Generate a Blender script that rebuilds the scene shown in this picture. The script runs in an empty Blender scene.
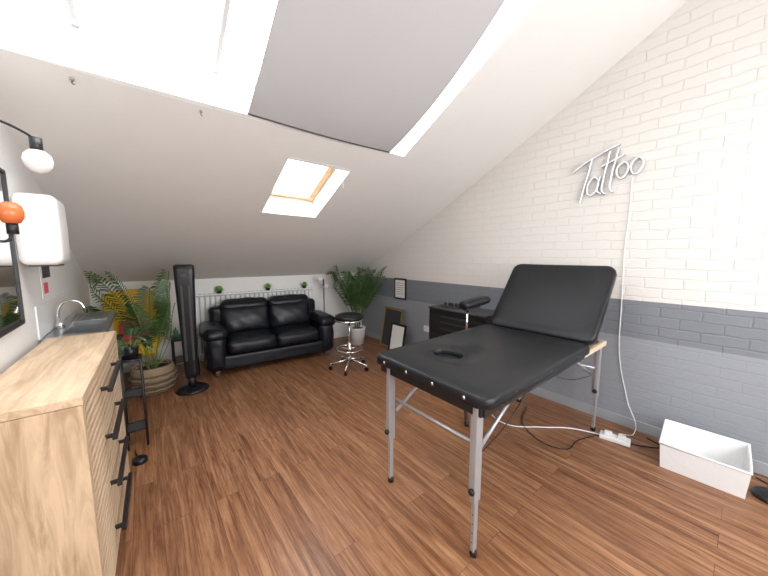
import bpy, bmesh, math, random
from mathutils import Vector, Matrix
random.seed(7)
D2R=math.pi/180
scene=bpy.context.scene
try:
    scene.view_settings.view_transform='Standard'
except Exception: pass

# ------------------------------------------------------------ materials
def mat(name,col,rough=0.5,metal=0.0,spec=0.5,bump=0.0,bscale=40,emit=0,coat=0,var=0.0):
    m=bpy.data.materials.new(name); m.use_nodes=True
    nt=m.node_tree; b=nt.nodes['Principled BSDF']
    b.inputs['Base Color'].default_value=(*col,1); b.inputs['Roughness'].default_value=rough
    b.inputs['Metallic'].default_value=metal; b.inputs['Specular IOR Level'].default_value=spec
    b.inputs['Coat Weight'].default_value=coat
    if emit:
        b.inputs['Emission Color'].default_value=(*col,1); b.inputs['Emission Strength'].default_value=emit
    tc=nt.nodes.new('ShaderNodeTexCoord'); n=nt.nodes.new('ShaderNodeTexNoise')
    n.inputs['Scale'].default_value=bscale; n.inputs['Detail'].default_value=4
    nt.links.new(tc.outputs['Object'],n.inputs['Vector'])
    if bump:
        bp=nt.nodes.new('ShaderNodeBump'); bp.inputs['Strength'].default_value=bump; bp.inputs['Distance'].default_value=0.01
        nt.links.new(n.outputs['Fac'],bp.inputs['Height']); nt.links.new(bp.outputs['Normal'],b.inputs['Normal'])
    mx=nt.nodes.new('ShaderNodeMix'); mx.data_type='RGBA'
    v=var if var else 0.04
    mx.inputs[6].default_value=(*[c*(1-v) for c in col],1); mx.inputs[7].default_value=(*[min(1,c*(1+v)) for c in col],1)
    nt.links.new(n.outputs['Fac'],mx.inputs[0]); nt.links.new(mx.outputs[2],b.inputs['Base Color'])
    return m

def wood(name,c1,c2,stretch=(1,1,14),scale=3,rough=0.45,bump=0.1):
    m=bpy.data.materials.new(name); m.use_nodes=True; nt=m.node_tree; b=nt.nodes['Principled BSDF']
    tc=nt.nodes.new('ShaderNodeTexCoord'); mp=nt.nodes.new('ShaderNodeMapping'); mp.inputs['Scale'].default_value=stretch
    n=nt.nodes.new('ShaderNodeTexNoise'); n.inputs['Scale'].default_value=scale; n.inputs['Detail'].default_value=7; n.inputs['Roughness'].default_value=.65; n.inputs['Distortion'].default_value=.9
    r=nt.nodes.new('ShaderNodeValToRGB'); r.color_ramp.elements[0].position=.34; r.color_ramp.elements[1].position=.62
    r.color_ramp.elements[0].color=(*c1,1); r.color_ramp.elements[1].color=(*c2,1)
    nt.links.new(tc.outputs['Object'],mp.inputs['Vector']); nt.links.new(mp.outputs['Vector'],n.inputs['Vector'])
    nt.links.new(n.outputs['Fac'],r.inputs['Fac']); nt.links.new(r.outputs['Color'],b.inputs['Base Color'])
    b.inputs['Roughness'].default_value=rough
    bp=nt.nodes.new('ShaderNodeBump'); bp.inputs['Strength'].default_value=bump; bp.inputs['Distance'].default_value=.004
    nt.links.new(n.outputs['Fac'],bp.inputs['Height']); nt.links.new(bp.outputs['Normal'],b.inputs['Normal'])
    return m

def floor_mat():
    m=bpy.data.materials.new('laminate_floor'); m.use_nodes=True; nt=m.node_tree; b=nt.nodes['Principled BSDF']; L=nt.links
    tc=nt.nodes.new('ShaderNodeTexCoord'); sp=nt.nodes.new('ShaderNodeSeparateXYZ'); cb=nt.nodes.new('ShaderNodeCombineXYZ')
    L.new(tc.outputs['Object'],sp.inputs[0]); L.new(sp.outputs['Y'],cb.inputs['X']); L.new(sp.outputs['X'],cb.inputs['Y'])
    br=nt.nodes.new('ShaderNodeTexBrick'); br.inputs['Scale'].default_value=1; br.inputs['Brick Width'].default_value=1.2; br.inputs['Row Height'].default_value=.13
    br.inputs['Mortar Size'].default_value=.0013; br.inputs['Mortar Smooth'].default_value=.4; br.offset=.37
    br.inputs['Color1'].default_value=(0,0,0,1); br.inputs['Color2'].default_value=(1,1,1,1); br.inputs['Mortar'].default_value=(.4,.4,.4,1)
    L.new(cb.outputs[0],br.inputs['Vector'])
    def layer(scale,det,dist,rough,sx,sy):
        mp=nt.nodes.new('ShaderNodeMapping'); mp.inputs['Scale'].default_value=(sx,sy,1)
        L.new(tc.outputs['Object'],mp.inputs['Vector'])
        ad=nt.nodes.new('ShaderNodeVectorMath'); ad.operation='MULTIPLY_ADD'
        L.new(br.outputs['Color'],ad.inputs[0]); ad.inputs[1].default_value=(3,9,5); L.new(mp.outputs[0],ad.inputs[2])
        n=nt.nodes.new('ShaderNodeTexNoise'); n.inputs['Scale'].default_value=scale; n.inputs['Detail'].default_value=det; n.inputs['Roughness'].default_value=rough; n.inputs['Distortion'].default_value=dist
        L.new(ad.outputs[0],n.inputs['Vector']); return n
    n1=layer(1.0,5,1.4,.65,18,1.0); n2=layer(2.0,7,.3,.78,55,2.4)
    av=nt.nodes.new('ShaderNodeMath'); av.operation='MULTIPLY_ADD'; L.new(n1.outputs['Fac'],av.inputs[0]); av.inputs[1].default_value=.5
    hf=nt.nodes.new('ShaderNodeMath'); hf.operation='MULTIPLY'; hf.inputs[1].default_value=.5; L.new(n2.outputs['Fac'],hf.inputs[0]); L.new(hf.outputs[0],av.inputs[2])
    r=nt.nodes.new('ShaderNodeValToRGB'); e=r.color_ramp.elements
    e[0].position=.39; e[0].color=(.115,.046,.021,1); e[1].position=.61; e[1].color=(.385,.205,.108,1)
    k=e.new(.5); k.color=(.245,.110,.052,1)
    L.new(av.outputs[0],r.inputs['Fac'])
    mr=nt.nodes.new('ShaderNodeMapRange'); mr.inputs['To Min'].default_value=.94; mr.inputs['To Max'].default_value=1.06
    L.new(br.outputs['Color'],mr.inputs['Value'])
    mu=nt.nodes.new('ShaderNodeVectorMath'); mu.operation='SCALE'; L.new(r.outputs['Color'],mu.inputs[0]); L.new(mr.outputs[0],mu.inputs['Scale'])
    mx=nt.nodes.new('ShaderNodeMix'); mx.data_type='RGBA'; L.new(br.outputs['Fac'],mx.inputs[0]); L.new(mu.outputs[0],mx.inputs[6]); mx.inputs[7].default_value=(.10,.045,.022,1)
    L.new(mx.outputs[2],b.inputs['Base Color']); b.inputs['Roughness'].default_value=.33; b.inputs['Specular IOR Level'].default_value=.42
    return m

def brick_wall_mat(name,two_tone=True):
    m=bpy.data.materials.new(name); m.use_nodes=True; nt=m.node_tree; b=nt.nodes['Principled BSDF']; L=nt.links
    tc=nt.nodes.new('ShaderNodeTexCoord'); sp=nt.nodes.new('ShaderNodeSeparateXYZ'); cb=nt.nodes.new('ShaderNodeCombineXYZ')
    nz=nt.nodes.new('ShaderNodeTexNoise'); nz.inputs['Scale'].default_value=7; nz.inputs['Detail'].default_value=3; L.new(tc.outputs['Object'],nz.inputs['Vector'])
    wob=nt.nodes.new('ShaderNodeVectorMath'); wob.operation='MULTIPLY_ADD'; L.new(nz.outputs['Color'],wob.inputs[0]); wob.inputs[1].default_value=(0,.035,.03); L.new(tc.outputs['Object'],wob.inputs[2])
    L.new(wob.outputs[0],sp.inputs[0]); L.new(sp.outputs['Y'],cb.inputs['X']); L.new(sp.outputs['Z'],cb.inputs['Y'])
    br=nt.nodes.new('ShaderNodeTexBrick'); br.inputs['Scale'].default_value=1; br.inputs['Brick Width'].default_value=.235; br.inputs['Row Height'].default_value=.078
    br.inputs['Mortar Size'].default_value=.009; br.inputs['Mortar Smooth'].default_value=1.0
    L.new(cb.outputs[0],br.inputs['Vector'])
    n=nt.nodes.new('ShaderNodeTexNoise'); n.inputs['Scale'].default_value=22; n.inputs['Detail'].default_value=6; n.inputs['Roughness'].default_value=.6; L.new(tc.outputs['Object'],n.inputs['Vector'])
    s2=nt.nodes.new('ShaderNodeSeparateXYZ'); L.new(tc.outputs['Object'],s2.inputs[0])
    g1=nt.nodes.new('ShaderNodeMath'); g1.operation='GREATER_THAN'; g1.inputs[1].default_value=1.12; L.new(s2.outputs['Z'],g1.inputs[0])
    g2=nt.nodes.new('ShaderNodeMath'); g2.operation='GREATER_THAN'; g2.inputs[1].default_value=.80; L.new(s2.outputs['Z'],g2.inputs[0])
    m1=nt.nodes.new('ShaderNodeMix'); m1.data_type='RGBA'; L.new(g2.outputs[0],m1.inputs[0]); m1.inputs[6].default_value=(.285,.305,.335,1); m1.inputs[7].default_value=(.19,.205,.23,1)
    m2=nt.nodes.new('ShaderNodeMix'); m2.data_type='RGBA'; L.new(g1.outputs[0],m2.inputs[0]); L.new(m1.outputs[2],m2.inputs[6]); m2.inputs[7].default_value=(.70,.672,.635,1)
    dk=nt.nodes.new('ShaderNodeMapRange'); dk.inputs['To Min'].default_value=1.0; dk.inputs['To Max'].default_value=.96
    f=nt.nodes.new('ShaderNodeMath'); f.operation='MULTIPLY'; L.new(br.outputs['Fac'],f.inputs[0])
    gm=nt.nodes.new('ShaderNodeMapRange'); gm.inputs['To Min'].default_value=.4; L.new(g2.outputs[0],gm.inputs['Value']); L.new(gm.outputs[0],f.inputs[1])
    L.new(f.outputs[0],dk.inputs['Value'])
    sc=nt.nodes.new('ShaderNodeVectorMath'); sc.operation='SCALE'; L.new(m2.outputs[2],sc.inputs[0]); L.new(dk.outputs[0],sc.inputs['Scale'])
    L.new(sc.outputs[0],b.inputs['Base Color']); b.inputs['Roughness'].default_value=.6
    h=nt.nodes.new('ShaderNodeMath'); h.operation='MULTIPLY_ADD'; L.new(f.outputs[0],h.inputs[0]); h.inputs[1].default_value=-.8
    h2=nt.nodes.new('ShaderNodeMath'); h2.operation='MULTIPLY'; h2.inputs[1].default_value=1.1; L.new(n.outputs['Fac'],h2.inputs[0]); L.new(h2.outputs[0],h.inputs[2])
    bp=nt.nodes.new('ShaderNodeBump'); bp.inputs['Strength'].default_value=.45; bp.inputs['Distance'].default_value=.008
    L.new(h.outputs[0],bp.inputs['Height']); L.new(bp.outputs['Normal'],b.inputs['Normal'])
    return m

def blind_mat():
    m=bpy.data.materials.new('blind_fabric'); m.use_nodes=True; nt=m.node_tree; nt.nodes.clear(); L=nt.links
    o=nt.nodes.new('ShaderNodeOutputMaterial'); a=nt.nodes.new('ShaderNodeBsdfDiffuse'); t=nt.nodes.new('ShaderNodeBsdfTranslucent'); mx=nt.nodes.new('ShaderNodeMixShader')
    a.inputs[0].default_value=(.36,.345,.34,1); t.inputs[0].default_value=(.40,.385,.385,1); mx.inputs[0].default_value=.05
    L.new(a.outputs[0],mx.inputs[1]); L.new(t.outputs[0],mx.inputs[2]); L.new(mx.outputs[0],o.inputs[0]); return m
def glass_mat():
    m=bpy.data.materials.new('window_glass'); m.use_nodes=True; nt=m.node_tree; nt.nodes.clear(); L=nt.links
    o=nt.nodes.new('ShaderNodeOutputMaterial'); a=nt.nodes.new('ShaderNodeBsdfTransparent'); t=nt.nodes.new('ShaderNodeBsdfGlossy'); mx=nt.nodes.new('ShaderNodeMixShader')
    t.inputs['Roughness'].default_value=.02; mx.inputs[0].default_value=.04
    L.new(a.outputs[0],mx.inputs[1]); L.new(t.outputs[0],mx.inputs[2]); L.new(mx.outputs[0],o.inputs[0]); return m

M=dict(
 white=mat('white_paint',(.82,.81,.79),.6,bump=.05,bscale=60),
 ceil=mat('ceiling_plaster',(.74,.72,.69),.8,bump=.3,bscale=5,var=.02),
 gloss=mat('white_gloss',(.85,.85,.84),.3),
 rad=mat('radiator_enamel',(.86,.86,.85),.35),
 leather=mat('black_vinyl',(.011,.012,.014),.36,spec=.30,bump=.10,bscale=160),
 sofa=mat('black_leather',(.006,.008,.014),.36,spec=.40,bump=.35,bscale=14),
 black=mat('black_metal',(.012,.012,.013),.4),
 blackp=mat('black_plastic',(.010,.010,.012),.3,spec=.4),
 dark=mat('dark_grey',(.05,.05,.055),.5),
 barm=mat('glazing_bar_grey',(.42,.42,.42),.5),
 radgap_shade=mat('radiator_gap_shade',(.5,.5,.5),.5),  # grey paints shade into the gaps between the white ribs
 alu=mat('satin_aluminium',(.42,.43,.45),.35,metal=.5),
 chrome=mat('chrome',(.8,.8,.82),.12,metal=1),
 steel=mat('stainless_steel',(.48,.49,.50),.28,metal=1),
 oak=wood('oak_veneer',(.36,.235,.135),(.62,.455,.30),(10,10,1.2),2.4),
 oaktop=wood('oak_top',(.42,.285,.17),(.64,.48,.325),(12,1.3,12),2.2),
 groove=mat('drawer_groove',(.10,.06,.035),.7),  # darker wood behind the slats, groove shade put into the colour
 pine=wood('pine',(.62,.40,.19),(.78,.56,.32),(8,8,8),2),
 birch=wood('birch_frame',(.60,.46,.29),(.74,.60,.42),(2,10,10),3),
 yellow=mat('yellow_fabric',(.85,.55,.02),.6,bump=.1),
 pink=mat('pink_fabric',(.75,.12,.16),.7),
 orange=mat('orange_glass',(.70,.17,.05),.25),
 leaf=mat('palm_leaf',(.042,.095,.024),.4,var=.5,bscale=9),
 leafd=mat('leaf_dark',(.022,.05,.016),.4,var=.5,bscale=9),
 leaf2=mat('leaf_bright',(.20,.38,.07),.5,var=.3,bscale=9),
 stem=mat('palm_stem',(.12,.2,.05),.5),
 soil=mat('soil',(.03,.02,.013),.9,bump=.5),
 basket=mat('woven_basket',(.30,.215,.135),.8,bump=.6,bscale=90,var=.4),
 basketd=mat('woven_basket_dark',(.13,.085,.05),.8,bump=.6,bscale=90,var=.4),
 paper=mat('paper',(.82,.81,.78),.6),
 globe=mat('opal_glass',(.9,.9,.88),.15),
 mirror=mat('mirror_glass',(.7,.7,.7),.04,metal=1),
 neon=mat('neon_tube',(.90,.90,.92),.35),
 acryl=mat('neon_backing',(.28,.29,.31),.4),
 plug=mat('white_plastic',(.8,.8,.8),.35),
 basec=mat('grey_skirting',(.35,.37,.40),.5),
 gold=mat('gold_frame',(.45,.30,.12),.35,metal=.6),
 green=mat('bottle_green',(.05,.3,.2),.3),
 blind=blind_mat(), glass=glass_mat(), floor=floor_mat(), brick=brick_wall_mat('painted_brick'),
)

# ------------------------------------------------------------ helpers
def link(o): scene.collection.objects.link(o); return o
def group(name,loc=(0,0,0),rz=0):
    e=bpy.data.objects.new(name,None); e.empty_display_size=.1; e.location=loc; e.rotation_euler=(0,0,rz); return link(e)
def mesh_obj(name,verts,faces,m=None,parent=None,smooth=False,loc=(0,0,0),rot=(0,0,0)):
    me=bpy.data.meshes.new(name); me.from_pydata([tuple(v) for v in verts],[],faces); me.update()
    o=bpy.data.objects.new(name,me); link(o)
    if m: me.materials.append(M[m] if isinstance(m,str) else m)
    if parent: o.parent=parent
    o.location=loc; o.rotation_euler=rot
    if smooth:
        for p in me.polygons: p.use_smooth=True
    return o
def from_bm(name,bm,m,parent,loc,rot,smooth=False):
    me=bpy.data.meshes.new(name); bmesh.ops.recalc_face_normals(bm,faces=bm.faces); bm.to_mesh(me); bm.free()
    o=bpy.data.objects.new(name,me); link(o); me.materials.append(M[m])
    if parent: o.parent=parent
    o.location=loc; o.rotation_euler=rot
    if smooth:
        for p in me.polygons: p.use_smooth=True
    return o
def box(name,parent,c,s,m,bev=.004,rot=(0,0,0)):
    bm=bmesh.new(); bmesh.ops.create_cube(bm,size=1)
    for v in bm.verts: v.co=Vector((v.co.x*s[0],v.co.y*s[1],v.co.z*s[2]))
    if bev: bmesh.ops.bevel(bm,geom=list(bm.edges),offset=min(bev,min(s)*.45),segments=2,affect='EDGES',profile=.5)
    return from_bm(name,bm,m,parent,c,rot)
def boxr(name,parent,x0,x1,y0,y1,z0,z1,m,bev=.004):
    return box(name,parent,((x0+x1)/2,(y0+y1)/2,(z0+z1)/2),(x1-x0,y1-y0,z1-z0),m,bev)
def soft(name,parent,c,s,m,r=.05,bulge=(0,0,0),n=14,rot=(0,0,0),wr=0,taper=0):
    hx,hy,hz=s[0]/2,s[1]/2,s[2]/2; r=min(r,hx,hy,hz)
    bm=bmesh.new(); bmesh.ops.create_cube(bm,size=2); bmesh.ops.subdivide_edges(bm,edges=list(bm.edges),cuts=n,use_grid_fill=True)
    f=lambda t: math.sin(max(-1,min(1,t))*math.pi/2)
    for v in bm.verts:
        x,y,z=f(v.co.x),f(v.co.y),f(v.co.z); p=Vector((x*hx,y*hy,z*hz))
        q=Vector((max(-hx+r,min(hx-r,p.x)),max(-hy+r,min(hy-r,p.y)),max(-hz+r,min(hz-r,p.z)))); d=p-q
        if d.length>1e-6: p=q+d.normalized()*r
        p.x+=bulge[0]*x*(1-y*y)*(1-z*z); p.y+=bulge[1]*y*(1-x*x)*(1-z*z); p.z+=bulge[2]*z*(1-x*x)*(1-y*y)
        if wr: p+=Vector((math.sin(p.y*37+p.z*21),math.sin(p.x*31+p.z*27),math.sin(p.x*29+p.y*33)))*wr
        if taper: p.x*=1+taper*(p.z/hz); p.y*=1+taper*.5*(p.z/hz)
        v.co=p
    return from_bm(name,bm,m,parent,c,rot,True)
def cyl(name,parent,p0,p1,r,m,r2=None,n=20,smooth=True):
    p0=Vector(p0);p1=Vector(p1); d=p1-p0; r2=r if r2 is None else r2
    q=d.to_track_quat('Z','Y'); vs=[];fs=[]
    for k,(pp,rr) in enumerate(((p0,r),(p1,r2))):
        for i in range(n):
            a=2*math.pi*i/n; vs.append(pp+q@Vector((rr*math.cos(a),rr*math.sin(a),0)))
    for i in range(n): j=(i+1)%n; fs.append((i,j,n+j,n+i))
    fs.append(tuple(range(n-1,-1,-1))); fs.append(tuple(range(n,2*n)))
    o=mesh_obj(name,vs,fs,m,parent)
    for p in o.data.polygons:
        if len(p.vertices)==4: p.use_smooth=True
    return o
def lathe(name,parent,prof,m,loc=(0,0,0),n=28,sy=1,rot=(0,0,0)):
    vs=[];fs=[];k=len(prof)
    for i in range(n):
        a=2*math.pi*i/n
        for r,z in prof: vs.append((r*math.cos(a),r*math.sin(a)*sy,z))
    for i in range(n):
        j=(i+1)%n
        for t in range(k-1): fs.append((i*k+t,j*k+t,j*k+t+1,i*k+t+1))
    bm=bmesh.new(); bv=[bm.verts.new(v) for v in vs]
    for f in fs:
        try: bm.faces.new([bv[i] for i in f])
        except Exception: pass
    bmesh.ops.remove_doubles(bm,verts=bm.verts,dist=1e-5)
    return from_bm(name,bm,m,parent,loc,rot,True)
def tube(name,parent,pts,r,m,closed=False,smooth=True,res=6):
    cu=bpy.data.curves.new(name,'CURVE'); cu.dimensions='3D'; cu.bevel_depth=r; cu.bevel_resolution=3; cu.resolution_u=res
    if smooth:
        s=cu.splines.new('BEZIER'); s.bezier_points.add(len(pts)-1)
        for b,p in zip(s.bezier_points,pts): b.co=p; b.handle_left_type='AUTO'; b.handle_right_type='AUTO'
    else:
        s=cu.splines.new('POLY'); s.points.add(len(pts)-1)
        for b,p in zip(s.points,pts): b.co=(*p,1)
    s.use_cyclic_u=closed; cu.use_fill_caps=True
    o=bpy.data.objects.new(name,cu); link(o); bpy.context.view_layer.update()
    me=bpy.data.meshes.new_from_object(o.evaluated_get(bpy.context.evaluated_depsgraph_get()))
    bpy.data.objects.remove(o); me.name=name; me.materials.clear(); me.materials.append(M[m])
    o=bpy.data.objects.new(name,me); link(o)
    if parent: o.parent=parent
    for p in me.polygons: p.use_smooth=True
    return o

# ------------------------------------------------------------ room shell
XL,XR,YF=-.5,3.22,-1.6
def yb(x): return 5.0-.35*(x-XL)/(XR-XL)
def zc(x,y):
    s=(x-XL)/(XR-XL); d=yb(x)-y
    return 1.165+d*((.40+.06*s)+(.010+.004*s)*d)
xs=[XL-.08,XL,-.42,0,.5,.98,1.27,1.56,1.97,2.4,2.8,XR,XR+.08]
ys=[YF-.08,-1,-.4,.2,.7,1.2,1.7,2.14,2.43,2.8,3.15,3.5,3.9,4.3]
vs=[];fs=[]
rows=len(ys)+2
for j in range(rows):
    for x in xs:
        y=ys[j] if j<len(ys) else (4.3+(yb(x)-4.3)*(.5 if j==len(ys) else 1.0))
        if j==rows-1: y=yb(x)+.03
        vs.append((x,y,zc(x,y)))
nx=len(xs)
def hole(xm,ym):
    return (-.42<xm<1.97 and .2<ym<2.14) or (.98<xm<1.56 and 2.43<ym<3.15)
for j in range(rows-1):
    for i in range(nx-1):
        ym=(ys[j]+ys[j+1])/2 if j+1<len(ys) else 4.5
        if hole((xs[i]+xs[i+1])/2,ym): continue
        fs.append((j*nx+i,j*nx+i+1,(j+1)*nx+i+1,(j+1)*nx+i))
mesh_obj('ceiling',vs,fs,'ceil',smooth=True)

mesh_obj('floor',[(XL-.1,YF-.1,0),(XR+.1,YF-.1,0),(XR+.1,5.1,0),(XL-.1,5.1,0),(XL-.1,YF-.1,-.1),(XR+.1,YF-.1,-.1),(XR+.1,5.1,-.1),(XL-.1,5.1,-.1)],
   [(0,1,2,3),(7,6,5,4),(0,4,5,1),(1,5,6,2),(2,6,7,3),(3,7,4,0)],'floor')
def gable(name,x0,x1,m):
    xin=x0 if x0>0 else x1
    yy=[YF]+[y for y in ys if y>YF]+[yb(xin)]
    poly=[(yy[0],0)]+[(y,zc(xin,y)+.03) for y in yy]+[(yy[-1],0)]
    n=len(poly); v=[(x0,y,z) for y,z in poly]+[(x1,y,z) for y,z in poly]
    f=[tuple(range(n)),tuple(range(2*n-1,n-1,-1))]+[(i,n+i,n+(i+1)%n,(i+1)%n) for i in range(n)]
    bm=bmesh.new(); bv=[bm.verts.new(q) for q in v]
    for q in f: bm.faces.new([bv[i] for i in q])
    from_bm(name,bm,m,None,(0,0,0),(0,0,0))
gable('wall_right',XR,XR+.1,'brick'); gable('wall_left',XL-.1,XL,'white')
a,b=yb(XL),yb(XR)
mesh_obj('wall_back',[(XL-.1,a+.01,0),(XR+.1,b-.01,0),(XR+.1,b-.01,1.2),(XL-.1,a+.01,1.2),(XL-.1,a+.11,0),(XR+.1,b+.09,0),(XR+.1,b+.09,1.2),(XL-.1,a+.11,1.2)],
   [(0,1,2,3),(7,6,5,4),(0,4,5,1),(1,5,6,2),(2,6,7,3),(3,7,4,0)],'white')
g=group('wall_rear')
zt=4.6
boxr('pier_1',g,XL-.1,.0,YF-.1,YF,0,zt,'white',0); boxr('pier_2',g,2.9,XR+.1,YF-.1,YF,0,zt,'white',0)
boxr('apron',g,.0,2.9,YF-.1,YF,0,.8,'white',0); boxr('header',g,.0,2.9,YF-.1,YF,2.5,zt,'white',0)
g=group('fill_window')  # added window behind the camera, unseen, lets in fill light
for i,x in enumerate((.04,1.45,2.86)): boxr('stile_%d'%i,g,x-.035,x+.035,YF-.09,YF-.02,.83,2.47,'gloss')
boxr('rail_top',g,.0,2.9,YF-.09,YF-.02,2.43,2.5,'gloss'); boxr('rail_bottom',g,.0,2.9,YF-.09,YF-.02,.8,.87,'gloss')
boxr('pane',g,.07,2.83,YF-.06,YF-.055,.87,2.43,'glass',0)

# skylights
def well(name,x0,x1,y0,y1,dep,frame,bars,fw=.05):
    g=group(name)
    def n(x,y):
        return Vector((0,.40,1)).normalized()*dep
    P=lambda x,y,k: Vector((x,y,zc(x,y)))+n(x,y)*k
    def quad(nm,a,b):
        A,B=Vector(P(*a,0)),Vector(P(*b,0)); C,Dd=P(*b,1),P(*a,1)
        nn=(B-A).cross(Dd-A).normalized()*.03
        mid=P((x0+x1)/2,(y0+y1)/2,.5)
        if nn.dot((A+B)/2-mid)<0: nn=-nn
        vv=[A,B,C,Dd,A+nn,B+nn,C+nn,Dd+nn]
        bm=bmesh.new(); bv=[bm.verts.new(q) for q in vv]
        for q in [(0,1,2,3),(7,6,5,4),(0,4,5,1),(1,5,6,2),(2,6,7,3),(3,7,4,0)]: bm.faces.new([bv[i] for i in q])
        from_bm(nm,bm,'gloss',g,(0,0,0),(0,0,0))
    quad('reveal_lower',(x0,y1),(x1,y1)); quad('reveal_upper',(x0,y0),(x1,y0)); quad('reveal_left',(x0,y0),(x0,y1)); quad('reveal_right',(x1,y0),(x1,y1))
    def bar(nm,a,b,w,h,m):
        A,B=P(*a,.9),P(*b,.9); d=B-A; q=d.to_track_quat('X','Z')
        o=box(nm,g,(A+B)/2,(d.length,w,h),m,.006); o.rotation_euler=q.to_euler()
    h=fw/2
    bar('frame_lower',(x0,y1-h),(x1,y1-h),fw,.05,frame); bar('frame_upper',(x0,y0+h),(x1,y0+h),fw,.05,frame)
    bar('frame_left',(x0+h,y0),(x0+h,y1),fw,.05,frame); bar('frame_right',(x1-h,y0),(x1-h,y1),fw,.05,frame)
    for i,x in enumerate(bars): bar('glazing_bar_%d'%i,(x,y0),(x,y1),.03,.05,'barm')
    mesh_obj('pane',[P(x0,y0,.93),P(x1,y0,.93),P(x1,y1,.93),P(x0,y1,.93)],[(0,1,2,3)],'glass',g)
    return g
well('window_2',-.42,1.97,.2,2.14,.3,'gloss',(-.17,.45,1.15))
g=well('window_3',.98,1.56,2.43,3.15,.24,'pine',(),.07)
tube('pull_cord',g,[(1.47,2.40,2.10),(1.47,2.40,2.2),(1.47,2.40,zc(1.47,2.40))],.003,'plug')

# roller blind
g=group('roller_blind')
vs=[];fs=[];NX,NY=14,26
for j in range(NY+1):
    t=j/NY; y=2.13-t*1.75
    for i in range(NX+1):
        s=i/NX; x=.60+s*1.19
        z=zc(x,y)-.005+.24*t**1.3-.012*math.sin(math.pi*s)-.105*math.sin(math.pi*min(1,t*1.2))*(.25+.75*s)+.004*math.sin(s*14+t*3)*min(1,t*4)
        vs.append((x,y,z))
for j in range(NY):
    for i in range(NX): q=j*(NX+1)+i; fs.append((q,q+1,q+NX+2,q+NX+1))
mesh_obj('fabric',vs,fs,'blind',g,True)
tube('bottom_bar',g,[vs[i] for i in range(NX+1)],.006,'dark')
tube('roller_tube',g,[(.6,.40,zc(.6,.40)+.22),(1.82,.40,zc(1.82,.40)+.22)],.03,'gloss',smooth=False)
for i,(x,y) in enumerate(((-.2,2.2),(.35,2.2))):
    g=group('blind_hook' ,(x,y,zc(x,y)))
    cyl('plate',g,(0,0,.0),(0,-.003,-.010),.009,'alu'); tube('hook',g,[(0,0,-.01),(0,0,-.025),(.008,0,-.028)],.002,'dark')

boxr('baseboard_right',None,XR-.012,XR,YF,yb(XR)-.02,0,.09,'basec')
box('baseboard_back',None,((XL+XR)/2,(a+b)/2-.006,.045),(XR-XL-.02,.012,.09),'gloss',.003,(0,0,math.atan2(b-a,XR-XL)))
boxr('baseboard_left',None,XL,XL+.012,YF,4.9,0,.09,'gloss')

# ------------------------------------------------------------ chest of drawers
g=group('chest_of_drawers',(-.325,1.975,0),-1.8*D2R)
cx0,cx1,cy0,cy1=-.145,.158,-.565,.565; H=1.02
boxr('top',g,cx0,cx1,cy0,cy1,H-.03,H,'oaktop',.003)
boxr('side_near',g,cx0,cx1-.002,cy0,cy0+.03,.05,H-.031,'oak',.002)
boxr('side_far',g,cx0,cx1-.002,cy1-.03,cy1,.05,H-.031,'oak',.002)
boxr('back_panel',g,cx0,cx0+.02,cy0+.03,cy1-.03,.05,H-.031,'oak',.002)
boxr('bottom_panel',g,cx0,cx1-.02,cy0+.03,cy1-.03,.05,.09,'oak',.002)
for i,(x,y) in enumerate(((cx0+.05,cy0+.06),(cx1-.05,cy0+.06),(cx0+.05,cy1-.06),(cx1-.05,cy1-.06))): boxr('foot_%d'%i,g,x-.02,x+.02,y-.02,y+.02,0,.055,'black')
dh=(H-.03-.09)/4
for k in range(4):
    z0=.09+k*dh+.004; z1=z0+dh-.008
    boxr('drawer_%d'%k,g,cx1-.04,cx1-.020,cy0+.034,cy1-.034,z0,z1,'groove',.002)
    ns=6; sh=(z1-z0)/ns
    for s in range(ns): boxr('drawer_%d_slat_%d'%(k,s),g,cx1-.021,cx1-.001,cy0+.034,cy1-.034,z0+s*sh+.016,z0+(s+1)*sh,'oaktop',.004)
    zm=(z0+z1)/2+.03; ym=0
    boxr('handle_%d'%k,g,cx1+.022,cx1+.040,ym-.22,ym+.22,zm-.011,zm+.011,'black',.003)
    for q,yy in enumerate((ym-.19,ym+.19)): boxr('handle_%d_post_%d'%(k,q),g,cx1-.004,cx1+.026,yy-.008,yy+.008,zm-.008,zm+.008,'black',.002)

# ------------------------------------------------------------ sink unit
g=group('sink_unit',(0,0,0))
sz=1.0
boxr('cabinet',g,-.485,-.23,2.62,3.60,.08,sz-.14,'gloss'); boxr('plinth',g,-.48,-.26,2.64,3.58,0,.08,'dark')
boxr('basin_wall_front',g,-.245,-.232,2.70,3.22,sz-.14,sz-.03,'steel',.002); boxr('basin_wall_back',g,-.433,-.42,2.70,3.22,sz-.14,sz-.03,'steel',.002)
boxr('basin_wall_near',g,-.433,-.232,2.695,2.708,sz-.14,sz-.03,'steel',.002); boxr('basin_wall_far',g,-.433,-.232,3.212,3.225,sz-.14,sz-.03,'steel',.002)
boxr('worktop_near',g,-.487,-.20,2.6,2.72,sz-.03,sz,'steel'); boxr('worktop_far',g,-.487,-.20,3.2,3.62,sz-.03,sz,'steel')
boxr('rim_front',g,-.235,-.20,2.72,3.2,sz-.03,sz,'steel'); boxr('rim_back',g,-.487,-.42,2.72,3.2,sz-.03,sz,'steel')
boxr('basin_bottom',g,-.42,-.235,2.71,3.21,sz-.139,sz-.13,'steel')
boxr('front_fascia',g,-.235,-.228,2.62,3.6,sz-.14,sz-.03,'gloss',.001)
for i in range(7): boxr('drainer_rib_%d'%i,g,-.45+i*.033,-.44+i*.033,3.25,3.56,sz,sz+.006,'steel',.002)
boxr('door_gap',g,-.231,-.228,3.10,3.106,.1,sz-.16,'dark',0)
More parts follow.
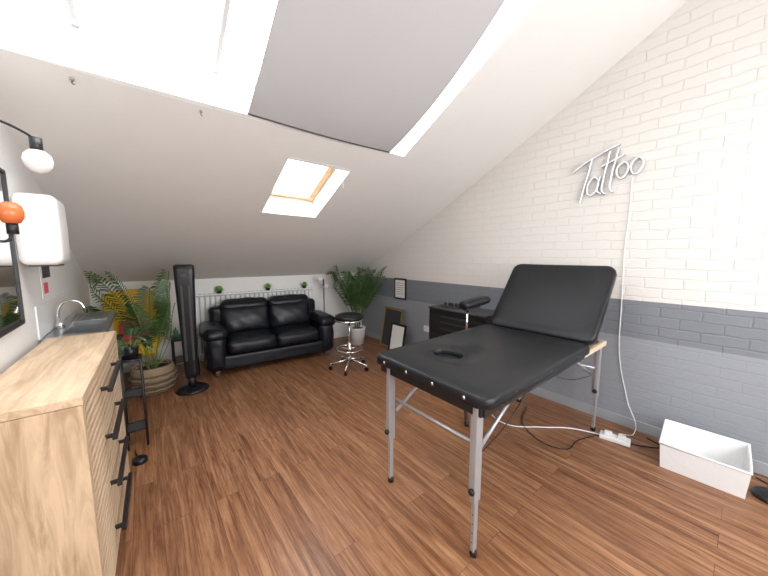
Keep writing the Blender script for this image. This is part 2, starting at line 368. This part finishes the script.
tube('tap_spout',g,[(-.455,2.96,sz-.01),(-.455,2.96,sz+.13),(-.42,2.96,sz+.18),(-.35,2.96,sz+.17),(-.33,2.96,sz+.13)],.008,'chrome')
lathe('tap_base',g,[(0,0),(.024,0),(.022,.03),(.014,.05),(0,.05)],'chrome',(-.455,2.96,sz))
tube('tap_lever',g,[(-.455,2.96,sz+.06),(-.455,2.90,sz+.08)],.006,'chrome',smooth=False)
boxr('splashback',g,-.499,-.490,2.62,3.62,sz,sz+.20,'gloss',.002)
g=group('wall_poster',(-.498,2.98,1.30)); boxr('sheet',g,0,.004,-.15,.15,-.08,.16,'paper',.001); boxr('print',g,.004,.006,-.11,.0,-.05,.02,'pink',0); boxr('text_block',g,.004,.006,-.11,.1,.05,.13,'dark',0)

g=group('paper_towel_dispenser',(0,0,0))
soft('housing',g,(-.415,2.56,1.635),(.16,.29,.38),'gloss',.035,(.01,0,0)); boxr('outlet',g,-.47,-.36,2.47,2.65,1.437,1.452,'dark'); boxr('wall_plate',g,-.499,-.47,2.45,2.67,1.47,1.80,'plug')
boxr('level_window',g,-.333,-.328,2.545,2.575,1.56,1.7,'dark',.001)
g=group('wall_mirror',(-.498,1.95,1.53))
boxr('glass',g,.002,.012,-.37,.37,-.36,.36,'mirror',.001)
for nm,c,s in (('frame_top',(.010,0,.37),(.020,.76,.018)),('frame_bottom',(.010,0,-.37),(.020,.76,.018)),('frame_left',(.010,-.375,0),(.020,.018,.74)),('frame_right',(.010,.375,0),(.020,.018,.74))): box(nm,g,c,s,'black')
g=group('wall_lamp',(-.31,1.97,1.9))
cyl('mount',g,(-.188,-.17,.11),(-.165,-.17,.11),.045,'black')
tube('arm',g,[(-.17,-.17,.11),(-.1,-.12,.115),(-.02,-.02,.10),(0,0,.085)],.005,'black'); cyl('socket',g,(0,0,.035),(0,0,.095),.020,'black')
lathe('shade',g,[(0,-.052),(.026,-.045),(.042,-.024),(.047,0),(.042,.024),(.026,.041),(0,.046)],'globe')
g=group('wall_lamp',(-.418,2.03,1.68))
cyl('mount',g,(-.078,.0,-.11),(-.068,0,-.11),.03,'black'); tube('arm',g,[(-.07,0,-.11),(-.02,0,-.12),(0,0,-.08)],.006,'black'); cyl('socket',g,(0,0,-.09),(0,0,-.045),.018,'black')
lathe('shade',g,[(0,-.050),(.026,-.042),(.038,-.02),(.040,.005),(.034,.03),(.018,.044),(0,.048)],'orange')
g=group('picture_frame',(-.498,3.5,1.58)); box('frame',g,(.01,0,0),(.02,.2,.27),'black'); box('print',g,(.021,0,0),(.003,.15,.21),'paper',0)

# ------------------------------------------------------------ massage table
g=group('massage_table',(0,0,0))
X0,XH,Y0,Y1,Z=1.15,2.50,.69,1.54,.86
def pad(name,w,l,th):
    r=.07; pts=[]
    for cxx,cyy,a0 in ((w/2-r,l/2-r,0),(-w/2+r,l/2-r,90),(-w/2+r,-l/2+r,180),(w/2-r,-l/2+r,270)):
        for k in range(7): a=(a0+k*15)*D2R; pts.append((cxx+r*math.cos(a),cyy+r*math.sin(a)))
    return pts
def padmesh(name,parent,w,l,th,hole=None,loc=(0,0,0),rot=(0,0,0)):
    outer=pad(name,w,l,th); n=64
    hc=hole[:2] if hole else (0,0)
    def ray(a):
        dx,dy=math.cos(a),math.sin(a); best=None
        for i in range(len(outer)):
            x1,y1=outer[i]; x2,y2=outer[(i+1)%len(outer)]; ex,ey=x2-x1,y2-y1
            den=dx*ey-dy*ex
            if abs(den)<1e-9: continue
            t=((x1-hc[0])*ey-(y1-hc[1])*ex)/den; u=((x1-hc[0])*dy-(y1-hc[1])*dx)/den
            if t>0 and -1e-6<=u<=1+1e-6: best=t if best is None else max(best,t)
        return best
    angs=sorted(set([2*math.pi*i/n for i in range(n)]+[math.atan2(p[1]-hc[1],p[0]-hc[0])%(2*math.pi) for p in outer]))
    n=len(angs); rings=[]
    e=.022
    def ring(off,z):
        return [(hc[0]+math.cos(a)*(ray(a)-off),hc[1]+math.sin(a)*(ray(a)-off),z) for a in angs]
    prof=[(.0,-th/2+.006),(-.001,0),(0,th/2-e),(e*.3,th/2-e*.3),(e,th/2)]
    rings=[ring(.012,-th/2)]+[ring(o,z) for o,z in prof]
    hr=(hole[2],hole[3]) if hole else (.02,.02)
    def ell(k,z): return [(hc[0]+math.cos(a)/math.sqrt((math.cos(a)/(hr[0]+k))**2+(math.sin(a)/(hr[1]+k))**2),hc[1]+math.sin(a)/math.sqrt((math.cos(a)/(hr[0]+k))**2+(math.sin(a)/(hr[1]+k))**2),z) for a in angs]
    for f in (.75,.5,.25):
        rr=[]
        for a in angs:
            R=ray(a)-e; hR=1/math.sqrt((math.cos(a)/(hr[0]+.03))**2+(math.sin(a)/(hr[1]+.03))**2)
            rad=hR+(R-hR)*f; rr.append((hc[0]+math.cos(a)*rad,hc[1]+math.sin(a)*rad,th/2+.004))
        rings.append(rr)
    if hole:
        for k,z in ((.026,th/2+.002),(.020,th/2+.009),(.010,th/2+.011),(.002,th/2+.004),(0,th/2-.012),(0,-th/2)): rings.append(ell(k,z))
    vs=[p for r_ in rings for p in r_]; fs=[]
    for k in range(len(rings)-1):
        for i in range(n): j=(i+1)%n; fs.append((k*n+i,k*n+j,(k+1)*n+j,(k+1)*n+i))
    if hole: 
        k=len(rings)-1; fs+= [(k*n+i,k*n+(i+1)%n,(i+1)%n,i) for i in range(n)]
    else:
        fs.append(tuple(range(n-1,-1,-1))); fs.append(tuple((len(rings)-1)*n+i for i in range(n)))
    bm=bmesh.new(); bv=[bm.verts.new(v) for v in vs]
    for f in fs: bm.faces.new([bv[i] for i in f])
    return from_bm(name,bm,'leather',parent,loc,rot,True)
th=.065
cxm=(X0+XH)/2
padmesh('bed_cushion',g,XH-X0,Y1-Y0,th,(1.50-cxm,1.2-(Y0+Y1)/2,.08,.105),(cxm,(Y0+Y1)/2,Z-th/2))
lathe('face_hole_plug',g,[(0,-.01),(1,-.01),(1,.004),(.85,.012),(0,.014)],'leather',(1.50,1.2,Z-.034)).scale=(.079,.104,1)
ang=51*D2R; BL=.72
padmesh('backrest_cushion',g,BL,Y1-Y0,th,None,(XH+.01+BL/2*math.cos(ang)+.02,(Y0+Y1)/2,Z-.02+BL/2*math.sin(ang)),(0,-ang,0))
zu=Z-th-.001
for nm,y in (('rail_near',Y0+.05),('rail_far',Y1-.05)):
    boxr(nm,g,X0+.04,XH-.02,y-.012,y+.012,zu-.05,zu,'black'); boxr(nm+'_head',g,XH-.02,2.98,y-.014,y+.014,zu-.045,zu-.005,'birch')
boxr('rail_foot',g,X0+.03,X0+.055,Y0+.05,Y1-.05,zu-.05,zu,'black'); boxr('rail_head',g,2.955,2.985,Y0+.05,Y1-.05,zu-.045,zu-.005,'birch')
boxr('rail_mid',g,1.98,2.02,Y0+.05,Y1-.05,zu-.05,zu,'black')
for i,y in enumerate((.82,1.02,1.22,1.42)): lathe('end_button_%d'%i,g,[(0,0),(.011,0),(.010,.005),(0,.007)],'chrome',(X0+.004,y,Z-.035),12,1,(0,-90*D2R,0))
for i,x in enumerate((1.4,1.8,2.2)): lathe('side_button_%d'%i,g,[(0,0),(.012,0),(.011,.006),(0,.008)],'black',(x,Y0+.004,Z-.035),12,1,(90*D2R,0,0))
def leg(i,x,y):
    boxr('leg_%d_upper'%i,g,x-.026,x+.026,y-.014,y+.014,.30,zu-.0,'alu',.004)
    boxr('leg_%d_upper_b'%i,g,x-.016,x+.016,y+.014,y+.030,.34,zu-.06,'alu',.003)
    boxr('leg_%d_lower'%i,g,x-.015,x+.015,y-.010,y+.010,.025,.42,'alu',.003)
    lathe('leg_%d_foot'%i,g,[(0,0),(.019,0),(.019,.02),(.014,.035),(0,.035)],'blackp',(x,y,0),16)
    lathe('leg_%d_knob'%i,g,[(0,0),(.016,0),(.018,.012),(.01,.02),(0,.02)],'blackp',(x-.026,y,.36),14,1,(0,-90*D2R,0))
    for k in range(4): lathe('leg_%d_hole_%d'%(i,k),g,[(0,0),(.004,0),(0,.001)],'black',(x-.0155,y,.08+k*.05),8,1,(0,-90*D2R,0))
leg(1,1.20,.77); leg(2,1.20,1.41); leg(3,2.93,.76); leg(4,2.93,1.41)
for i,(x0,x1) in enumerate(((1.22,1.95),(2.91,2.05))):
    for j,y in enumerate((.80,1.38)):
        xm=x0+(x1-x0)*.62
        cyl('strut_%d_%d'%(i,j),g,(x0,y,.50),(xm,y,zu-.03),.011,'alu')
    xq=x0+(.02 if i==0 else -.02)
    cyl('crossbar_%d'%i,g,(xq,.77,.56),(xq,1.41,.56),.009,'alu')
tube('tension_cable_0',g,[(1.22,.80,.48),(1.6,.82,.55),(2.0,.85,.74)],.003,'black'); tube('tension_cable_1',g,[(2.91,.80,.48),(2.5,.82,.55),(2.0,.85,.74)],.003,'black')
for j,y in enumerate((.86,1.36)): cyl('backrest_prop_%d'%j,g,(2.94,y,zu-.02),(2.82,y,1.17),.009,'birch')

# ------------------------------------------------------------ arm rest stand
g=group('tattoo_armrest',(2.42,1.72,0))
for k in range(3):
    a=(100+120*k)*D2R; cyl('foot_bar_%d'%k,g,(0,0,.10),(.36*math.cos(a),.36*math.sin(a),.02),.013,'black'); lathe('foot_cap_%d'%k,g,[(0,0),(.02,0),(.02,.03),(0,.035)],'blackp',(.36*math.cos(a),.36*math.sin(a),0),12)
cyl('pole',g,(0,0,.08),(0,0,.70),.016,'black'); cyl('inner_pole',g,(0,0,.70),(0.02,0,.98),.011,'chrome')
soft('pad',g,(.10,-.02,1.04),(.30,.13,.07),'leather',.03,(0,0,.008),rot=(0,-12*D2R,-20*D2R)); box('pad_plate',g,(.07,0,.985),(.16,.08,.012),'black',rot=(0,-12*D2R,-20*D2R))

# ------------------------------------------------------------ tool cabinet
g=group('drawer_cabinet',(0,0,0))
boxr('body',g,2.80,3.19,1.75,2.55,.07,.84,'blackp',.008); boxr('top_mat',g,2.79,3.2,1.74,2.56,.84,.856,'dark',.006)
zz=.10
for k,h in enumerate((.2,.13,.1,.1,.08,.07)):
    boxr('drawer_%d'%k,g,2.785,2.80,1.77,2.53,zz,zz+h-.008,'black',.003); boxr('drawer_pull_%d'%k,g,2.774,2.786,1.95,2.35,zz+h-.024,zz+h-.016,'dark',.002); zz+=h
for i,(x,y) in enumerate(((2.85,1.8),(3.14,1.8),(2.85,2.5),(3.14,2.5))): cyl('castor_%d'%i,g,(x-.012,y,.035),(x+.012,y,.035),.035,'blackp'); cyl('castor_stem_%d'%i,g,(x,y,.035),(x,y,.08),.01,'alu')
g=group('ink_bottle_tray',(2.98,2.3,.857)); boxr('tray',g,-.1,.1,-.13,.13,0,.02,'dark')
for i in range(5): cyl('bottle_%d'%i,g,(-.05+.02*(i%2),-.1+.05*i,.02),(-.05+.02*(i%2),-.1+.05*i,.06),.014,'black',.01)

# ------------------------------------------------------------ sofa
RZ=math.atan2(-.35,3.72)
g=group('leather_sofa',(1.40,4.31,0),RZ)
W=1.66
soft('base',g,(0,.0,.16),(W-.1,.68,.18),'sofa',.03,wr=.002)
for sx,nm in ((-1,'left'),(1,'right')):
    soft('arm_'+nm,g,(sx*(W/2-.11),-.01,.29),(.22,.70,.42),'sofa',.07,(.012,0.015,0),wr=.004)
    soft('arm_roll_'+nm,g,(sx*(W/2-.10),-.02,.52),(.27,.70,.16),'sofa',.078,(.01,.012,.012),wr=.005)
soft('back_frame',g,(0,.27,.50),(W-.16,.17,.60),'sofa',.06,wr=.003)
for sx,nm in ((-1,'left'),(1,'right')):
    soft('seat_cushion_'+nm,g,(sx*.30,-.09,.345),(.60,.54,.18),'sofa',.06,(0,.02,.035),wr=.005)
    soft('back_cushion_'+nm,g,(sx*.31,.14,.60),(.62,.20,.40),'sofa',.075,(0,.045,.025),rot=(-12*D2R,0,0),wr=.007)
    soft('head_roll_'+nm,g,(sx*.31,.20,.79),(.63,.19,.17),'sofa',.08,(0,.02,.02),wr=.006)
for i,(x,y) in enumerate(((-.72,-.29),(.72,-.29),(-.72,.29),(.72,.29))): cyl('foot_%d'%i,g,(x,y,0),(x,y,.085),.028,'basketd',.035)

# ------------------------------------------------------------ radiator
g=group('radiator',(1.4,yb(1.4)-.01,0),RZ)
boxr('panel',g,-.86,.84,-.035,-.03,.37,.93,'radgap_shade',.001); boxr('panel_rear',g,-.86,.84,-.02,-.012,.37,.93,'rad',.003)
for i in range(26): x=-.83+i*.0655; boxr('rib_%d'%i,g,x-.023,x+.023,-.062,-.034,.39,.915,'rad',.010)
boxr('top_grille',g,-.87,.85,-.066,-.004,.93,.95,'rad',.004)
for i in range(28): boxr('grille_slot_%d'%i,g,-.8+i*.058,-.77+i*.058,-.045,-.018,.9495,.951,'dark',0)
tube('pipe_left',g,[(-.80,-.03,.38),(-.80,-.03,.0)],.008,'rad',smooth=False); tube('pipe_right',g,[(.80,-.03,.38),(.80,-.03,.0)],.008,'rad',smooth=False)
cyl('valve',g,(-.8,-.03,.27),(-.8,-.03,.34),.018,'gloss')

# ------------------------------------------------------------ plants
def inside(p,B=None):
    p=Vector(p)
    if B:
        k=.12
        if p.x<B[0]: p.x=B[0]+(p.x-B[0])*k
        if p.x>B[1]: p.x=B[1]+(p.x-B[1])*k
        if p.y<B[2]: p.y=B[2]+(p.y-B[2])*k
        if p.y>B[3]: p.y=B[3]+(p.y-B[3])*k
    p.x=max(XL+.02,min(XR-.02,p.x)); p.y=min(p.y,yb(p.x)-.05); p.z=max(.02,min(p.z,zc(p.x,p.y)-.03)); return p
def palm(name,loc,potfn,n,L,h0,seed,el0=(48,88),droop=.035,ll0=.26,bias=(0,0),B=None,leaf='leaf',lw=.011):
    rnd=random.Random(seed); g=group(name,loc); potfn(g); V=[];F=[]; base=Vector(loc)
    for k in range(n):
        az=2*math.pi*(k*.618)+rnd.uniform(-.2,.2); el=(el0[1]-(el0[1]-el0[0])*(k/n)**.8)*D2R
        ln=L*rnd.uniform(.70,1.05); p=Vector((.03*math.cos(az),.03*math.sin(az),h0)); pts=[]; N=20
        for i in range(N+1):
            pts.append(p.copy()); st=ln/N; dirv=Vector((math.cos(az)*math.cos(el)+bias[0]*i/N,math.sin(az)*math.cos(el)+bias[1]*i/N,math.sin(el))).normalized()
            p=p+dirv*st; el-=droop*(.5+2.2*i/N)*rnd.uniform(.8,1.2)
        pts=[inside(base+q,B)-base for q in pts]
        tube('stem_%d'%k,g,pts[::4],.004,'stem',res=3)
        for i in range(7,N):
            t=(i-6)/(N-6); T=(pts[i+1]-pts[i-1]); 
            if T.length<1e-5: continue
            T.normalize(); side=T.cross(Vector((0,0,1))); 
            if side.length<.15: side=Vector((math.sin(az),-math.cos(az),0))
            side.normalize(); up=side.cross(T)
            for hh in (0,.5):
              q0=pts[i].lerp(pts[i+1],hh)
              for s in (-1,1):
                ll=ll0*(math.sin(math.pi*(.15+.78*t))**.7)*rnd.uniform(.85,1.1)
                d=(side*s*.85+T*.6+up*.25).normalized(); d2=(side*s*.75+T*.6-Vector((0,0,.35))).normalized()
                w=T*lw
                b0=q0; m1=b0+d*ll*.45; m2=m1+d2*ll*.35; m3=m2+(d2-Vector((0,0,.5))).normalized()*ll*.25
                idx=len(V)
                for q in (b0-w*.3,b0+w*.3,m1-w,m1+w,m2-w*.8,m2+w*.8,m3): V.append(inside(base+q,B)-base)
                F+= [(idx,idx+1,idx+3,idx+2),(idx+2,idx+3,idx+5,idx+4),(idx+4,idx+5,idx+6)]
    mesh_obj('fronds',V,F,leaf,g,False)
    return g
def pot_basket(g):
    lathe('basket',g,[(0,0),(.15,0),(.185,.08),(.20,.18),(.185,.29),(.175,.30),(.165,.28),(.17,.2),(0,.2)],'basket')
    for i in range(9): tube('weave_%d'%i,g,[((.16+.045*math.sin(math.pi*(i+.8)/9.5)+.006*(-1)**t)*math.cos(t*math.pi/12),(.16+.045*math.sin(math.pi*(i+.8)/9.5)+.006*(-1)**t)*math.sin(t*math.pi/12),.02+i*.032) for t in range(24)],.010,'basket' if i%2 else 'basketd',True,res=3)
    lathe('soil_top',g,[(0,.25),(.17,.25),(.17,.2)],'soil')
def pot_black(g):
    lathe('pot',g,[(0,0),(.11,0),(.14,.26),(.145,.28),(.13,.28),(.125,.24),(0,.24)],'gloss'); lathe('soil_top',g,[(0,.25),(.125,.25)],'soil')
palm('potted_palm',(.03,4.10,0),pot_basket,11,1.36,.24,3,(60,86),.026,.18,(.06,-.10),(-.40,.20,3.78,4.34),lw=.008)
palm('potted_palm',(2.80,4.18,0),pot_black,15,1.18,.26,11,(68,88),.024,.18,(-.03,-.10),(2.45,3.15,3.7,4.6),lw=.009)
for i,x in enumerate((-.55,.12,.70)):
    g=group('succulent_pot',(1.4+x*math.cos(RZ),yb(1.4)-.055+x*math.sin(RZ),.951))
    lathe('pot',g,[(0,0),(.026,0),(.034,.035),(.03,.035),(0,.03)],'soil'); V=[];F=[]
    rnd=random.Random(i)
    for k in range(140):
        az=rnd.uniform(0,6.28); el=rnd.uniform(-.1,1.5); r=.088*rnd.uniform(.7,1.1); d=Vector((math.cos(az)*math.cos(el),math.sin(az)*math.cos(el)*.42,math.sin(el)*.9))
        s=Vector((-math.sin(az),math.cos(az)*.4,0))*.012; o=Vector((0,0,.035)); idx=len(V); V+=[o+d*.01,o+d*r*.6+s,o+d*r,o+d*r*.6-s]; F.append((idx,idx+1,idx+2,idx+3))
    mesh_obj('leaves',V,F,'leaf2',g)

# ------------------------------------------------------------ tower fan
g=group('tower_fan',(.36,3.86,0),-8*D2R)
lathe('base',g,[(0,0),(.16,0),(.162,.012),(.13,.03),(.06,.04),(0,.04)],'blackp'); cyl('neck',g,(0,0,.03),(0,0,.16),.04,'blackp')
soft('column',g,(0,0,.77),(.155,.11,1.26),'blackp',.03,n=12,taper=.26)
for sx in (-1,1): boxr('outlet_recess_%d'%sx,g,sx*.034-.010,sx*.034+.010,-.066,-.040,.35,1.18,'dark',.003)
boxr('display',g,-.03,.03,-.072,-.05,1.26,1.31,'dark',.003)

# ------------------------------------------------------------ swivel stool
g=group('swivel_stool',(2.07,3.28,0))
lathe('seat',g,[(0,.655),(.16,.655),(.185,.67),(.19,.695),(.18,.72),(.14,.735),(0,.74)],'leather',n=36); lathe('seat_band',g,[(.1,.65),(.187,.65),(.189,.668),(.1,.668)],'chrome',n=36)
cyl('gas_lift',g,(0,0,.30),(0,0,.655),.014,'chrome'); cyl('lift_housing',g,(0,0,.10),(0,0,.36),.025,'chrome')
tube('foot_ring',g,[(.17*math.cos(t*math.pi/6),.17*math.sin(t*math.pi/6),.27) for t in range(12)],.010,'chrome',True)
for k in range(3): a_=k*2*math.pi/3; cyl('ring_spoke_%d'%k,g,(0,0,.27),(.17*math.cos(a_),.17*math.sin(a_),.27),.006,'chrome')
for k in range(5):
    a_=(k*72+10)*D2R; c,s=math.cos(a_),math.sin(a_); cyl('star_leg_%d'%k,g,(0,0,.13),(.25*c,.25*s,.075),.016,'chrome',.011); cyl('castor_stem_%d'%k,g,(.25*c,.25*s,.03),(.25*c,.25*s,.09),.007,'chrome'); cyl('castor_%d'%k,g,(.25*c-.014*s,.25*s+.014*c,.026),(.25*c+.014*s,.25*s-.014*c,.026),.026,'blackp')

# ------------------------------------------------------------ yellow armchair
g=group('yellow_armchair',(-.14,4.64,0),-8*D2R)
soft('seat',g,(0,-.02,.38),(.50,.42,.14),'yellow',.06,(0,0,.02)); soft('backrest',g,(0,.17,.70),(.54,.12,.66),'yellow',.06,(0,.02,.05),rot=(-4*D2R,0,0))
for sx in (-1,1): soft('arm_%d'%sx,g,(sx*.24,0,.50),(.07,.38,.22),'yellow',.035)
for i,(x,y) in enumerate(((-.17,-.16),(.17,-.16),(-.17,.16),(.17,.16))): cyl('leg_%d'%i,g,(x*1.1,y*1.1,0),(x,y,.33),.012,'pine',.018)
soft('throw_pillow',g,(.03,.05,.58),(.30,.12,.26),'pink',.06,(0,.03,0),rot=(-15*D2R,0,0))

# ------------------------------------------------------------ side table with bottles
g=group('side_table',(.36,4.42,0))
boxr('top',g,-.13,.13,-.15,.15,.47,.49,'black'); boxr('shelf',g,-.12,.12,-.14,.14,.20,.212,'black')
for i,(x,y) in enumerate(((-.12,-.14),(.12,-.14),(-.12,.14),(.12,.14))): cyl('leg_%d'%i,g,(x,y,0),(x,y,.48),.009,'black')
for i,(x,y,h,m_) in enumerate(((-.08,0,.12,'green'),(.0,.05,.16,'plug'),(.08,-.04,.09,'pink'),(.05,.06,.18,'dark'))):
    gg=group('bottle',(.36+x,4.42+y,.491)); lathe('body',gg,[(0,0),(.025,0),(.025,h*.7),(.01,h*.85),(.01,h),(0,h)],m_,n=16)
g=group('metal_plant_stand',(-.11,3.0,0))
for i,(x,y) in enumerate(((-.06,-.08),(.06,-.08),(-.06,.08),(.06,.08))): cyl('leg_%d'%i,g,(x,y,0),(x,y,.70),.008,'black')
for k,z in enumerate((.14,.42,.70)):
    tube('ring_%d'%k,g,[(-.06,-.08,z),(.06,-.08,z),(.06,.08,z),(-.06,.08,z)],.007,'black',True,False); boxr('shelf_%d'%k,g,-.06,.06,-.08,.08,z-.008,z-.002,'dark',.001)
palm('potted_fern',(-.11,3.0,.702),lambda g:(lathe('pot',g,[(0,0),(.045,0),(.06,.10),(.055,.10),(0,.08)],'blackp')),11,.26,.09,5,(15,78),.06,.06,(-.02,.05),(-.17,.03,2.85,3.25),'leafd',.008)
g=group('foot_pedal',(-.10,2.70,0)); lathe('disc',g,[(0,0),(.045,0),(.045,.025),(.035,.035),(0,.038)],'blackp')
tube('cable',g,[(0.0,.04,.01),(-.02,.1,.008),(-.03,.18,.008)],.004,'black')

# ------------------------------------------------------------ floor lamp by the sofa
g=group('floor_lamp',(2.36,4.52,0))
lathe('base',g,[(0,0),(.10,0),(.10,.015),(.02,.025),(0,.025)],'blackp'); cyl('pole',g,(0,0,.02),(0,0,1.10),.009,'black')
for i,(dx,z) in enumerate(((-.08,1.10),(.03,.98))):
    tube('arm_%d'%i,g,[(0,0,z-.06),(dx*.5,-.02,z-.01),(dx,-.04,z)],.005,'black'); lathe('shade_%d'%i,g,[(0,.05),(.02,.048),(.05,-.03),(.046,-.03),(0,.03)],'globe',(dx,-.04,z),rot=(30*D2R,0,0))

# ------------------------------------------------------------ right wall items
g=group('wall_notice',(XR-.003,3.55,.96)); boxr('frame',g,-.012,0,-.14,.14,-.17,.17,'black'); boxr('sheet',g,-.015,-.012,-.11,.11,-.14,.14,'paper',0)
for i in range(6): boxr('text_line_%d'%i,g,-.0165,-.015,-.08,.08,.09-i*.035,.094-i*.035,'dark',0)
for i,(y,w,h,m_) in enumerate(((3.62,.46,.66,'gold'),(3.36,.34,.46,'black'))):
    g=group('leaning_picture_frame',(XR-.03-(.06+.02*i),y,.0)); th_=10*D2R
    hol=bpy.data.objects.new('frame_tilt',None); link(hol); hol.parent=g; hol.rotation_euler=(0,th_,0); hol.location=(-.10-.07*i,0,.0)
    boxr('print',hol,-.006,0.004,-w/2+.03,w/2-.03,.03,h-.03,'dark' if i==0 else 'paper',0)
    boxr('frame_a',hol,-.012,.008,-w/2,-w/2+.035,.005,h,m_); boxr('frame_b',hol,-.012,.008,w/2-.035,w/2,.005,h,m_); boxr('frame_c',hol,-.012,.008,-w/2,w/2,.005,.04,m_); boxr('frame_d',hol,-.012,.008,-w/2,w/2,h-.035,h,m_)
g=group('wall_socket',(XR-.003,2.95,.42)); boxr('plate',g,-.012,0,-.075,.075,-.045,.045,'plug'); boxr('switch_a',g,-.015,-.012,-.05,-.03,.01,.03,'gloss',.001); boxr('switch_b',g,-.015,-.012,.03,.05,.01,.03,'gloss',.001)

# neon sign "Tattoo"
g=group('neon_sign',(XR,0,0)); xw=-.03
def S(u,v): return (xw, 1.135-(u-575)*.0073, 2.45-(v-145)*.0083)
strokes=[[(573,168),(583,162),(597,156),(613,150),(621,148)],
 [(594,157),(592,168),(588,184),(584,202)],
 [(602,180),(598,177),(593,181),(591,189),(594,195),(599,193),(603,184)],[(604,177),(602,185),(602,192),(606,195)],
 [(612,153),(610,165),(607,182),(607,193),(611,196)],[(620,152),(618,163),(615,180),(615,192),(618,195)],[(604,167),(613,164),(626,159)],
 [(626,166),(621,170),(620,177),(624,182),(629,178),(630,170),(626,166)],[(639,164),(634,168),(633,175),(637,180),(642,176),(643,168),(639,164)]]
for i,s_ in enumerate(strokes):
    P_=[S(*q) for q in s_]; tube('letter_tube_%d'%i,g,P_,.0065,'neon'); tube('letter_back_%d'%i,g,[(p[0]+.010,p[1],p[2]) for p in P_],.009,'acryl')
for i,q in enumerate(((590,165),(612,152),(639,164))): p=S(*q); cyl('standoff_%d'%i,g,(-.022,p[1],p[2]),(0,p[1],p[2]),.006,'alu')
g=group('power_cable',(0,0,0))
tube('drop_cord',g,[(XR-.012,.70,2.13),(XR-.01,.70,1.9),(XR-.01,.71,1.5),(XR-.01,.70,1.1),(XR-.012,.68,.6),(XR-.02,.60,.25),(XR-.10,.52,.012),(3.02,.60,.01)],.0035,'plug')
g=group('power_strip',(2.90,.60,0),10*D2R); boxr('body',g,-.045,.045,-.10,.10,0.0,.035,'plug',.008)
for i in range(2): boxr('plug_%d'%i,g,-.022,.022,-.07+i*.09,-.02+i*.09,.035,.06,'plug',.006)
tube('cable_1',g,[(0,.1,.012),(-.05,.3,.008),(-.2,.5,.008),(-.35,.75,.008),(-.2,1.0,.008)],.005,'plug'); tube('cable_2',g,[(0,-.1,.012),(.05,-.2,.008),(.12,-.28,.008),(.2,-.2,.008)],.005,'black'); tube('cable_3',g,[(-.03,.1,.02),(-.2,.22,.008),(-.42,.3,.008),(-.3,.6,.008),(.1,.7,.008)],.004,'black')

# white storage bin
g=group('storage_bin',(2.93,.12,0),3*D2R)
def bin_wall(nm,v):
    bm=bmesh.new(); bv=[bm.verts.new(q) for q in v]
    for q in [(0,1,2,3),(7,6,5,4),(0,4,5,1),(1,5,6,2),(2,6,7,3),(3,7,4,0)]: bm.faces.new([bv[i] for i in q])
    from_bm(nm,bm,'plug',g,(0,0,0),(0,0,0))
hx,hy,ho=.14,.195,.22; t_=.008; hf=.18
bo=[(-hx,-hy,0),(hx,-hy,0),(hx,hy,0),(-hx,hy,0)]; to=[(-hx-.012,-hy-.012,hf),(hx+.012,-hy-.012,.235),(hx+.012,hy+.012,.235),(-hx-.012,hy+.012,hf)]
for i in range(4):
    j=(i+1)%4; A,B,C,E=map(Vector,(bo[i],bo[j],to[j],to[i])); nn=(B-A).cross(E-A).normalized()*t_
    if nn.dot((A+B)/2)>0: nn=-nn
    bin_wall('side_%d'%i,[A,B,C,E,A+nn,B+nn,C+nn,E+nn])
boxr('bottom',g,-hx,hx,-hy,hy,.001,.01,'plug',0)
tube('rim',g,[(x,y,z) for x,y,z in to],.007,'plug',True,False)
g=group('tattoo_foot_pedal',(2.93,-.185,0)); lathe('body',g,[(0,0),(.08,0),(.08,.015),(.07,.03),(0,.035)],'blackp'); tube('cable',g,[(.07,0,.012),(.15,.0,.008),(.2,.06,.008)],.004,'black')

# ------------------------------------------------------------ light
w=bpy.data.worlds.new('overcast_sky'); scene.world=w; w.use_nodes=True
bg=w.node_tree.nodes['Background']; bg.inputs['Color'].default_value=(.97,.98,1,1); bg.inputs['Strength'].default_value=10.6
def portal(name,c,sx,sy,rot):
    l=bpy.data.lights.new(name,'AREA'); l.shape='RECTANGLE'; l.size=sx; l.size_y=sy; l.cycles.is_portal=True
    o=bpy.data.objects.new(name,l); link(o); o.location=c; o.rotation_euler=rot
sl=math.atan(.46)
portal('skylight_portal_1',(.75,1.17+.12,zc(.75,1.17)+.34),2.4,2.2,(-sl,0,0))
portal('skylight_portal_2',(1.27,2.79+.1,zc(1.27,2.79)+.28),.6,.85,(-sl,0,0))
portal('fill_window_portal',(1.45,YF-.12,1.65),2.9,1.7,(90*D2R,0,0))  # portal of the added rear fill window

# ------------------------------------------------------------ camera
cam=bpy.data.cameras.new('camera'); cam.lens=300/768*36; cam.sensor_width=36; cam.clip_start=.02
co=bpy.data.objects.new('camera',cam); link(co); co.location=(0,0,1.5); co.rotation_euler=((90-6.28)*D2R,0,-39*D2R)
scene.camera=co
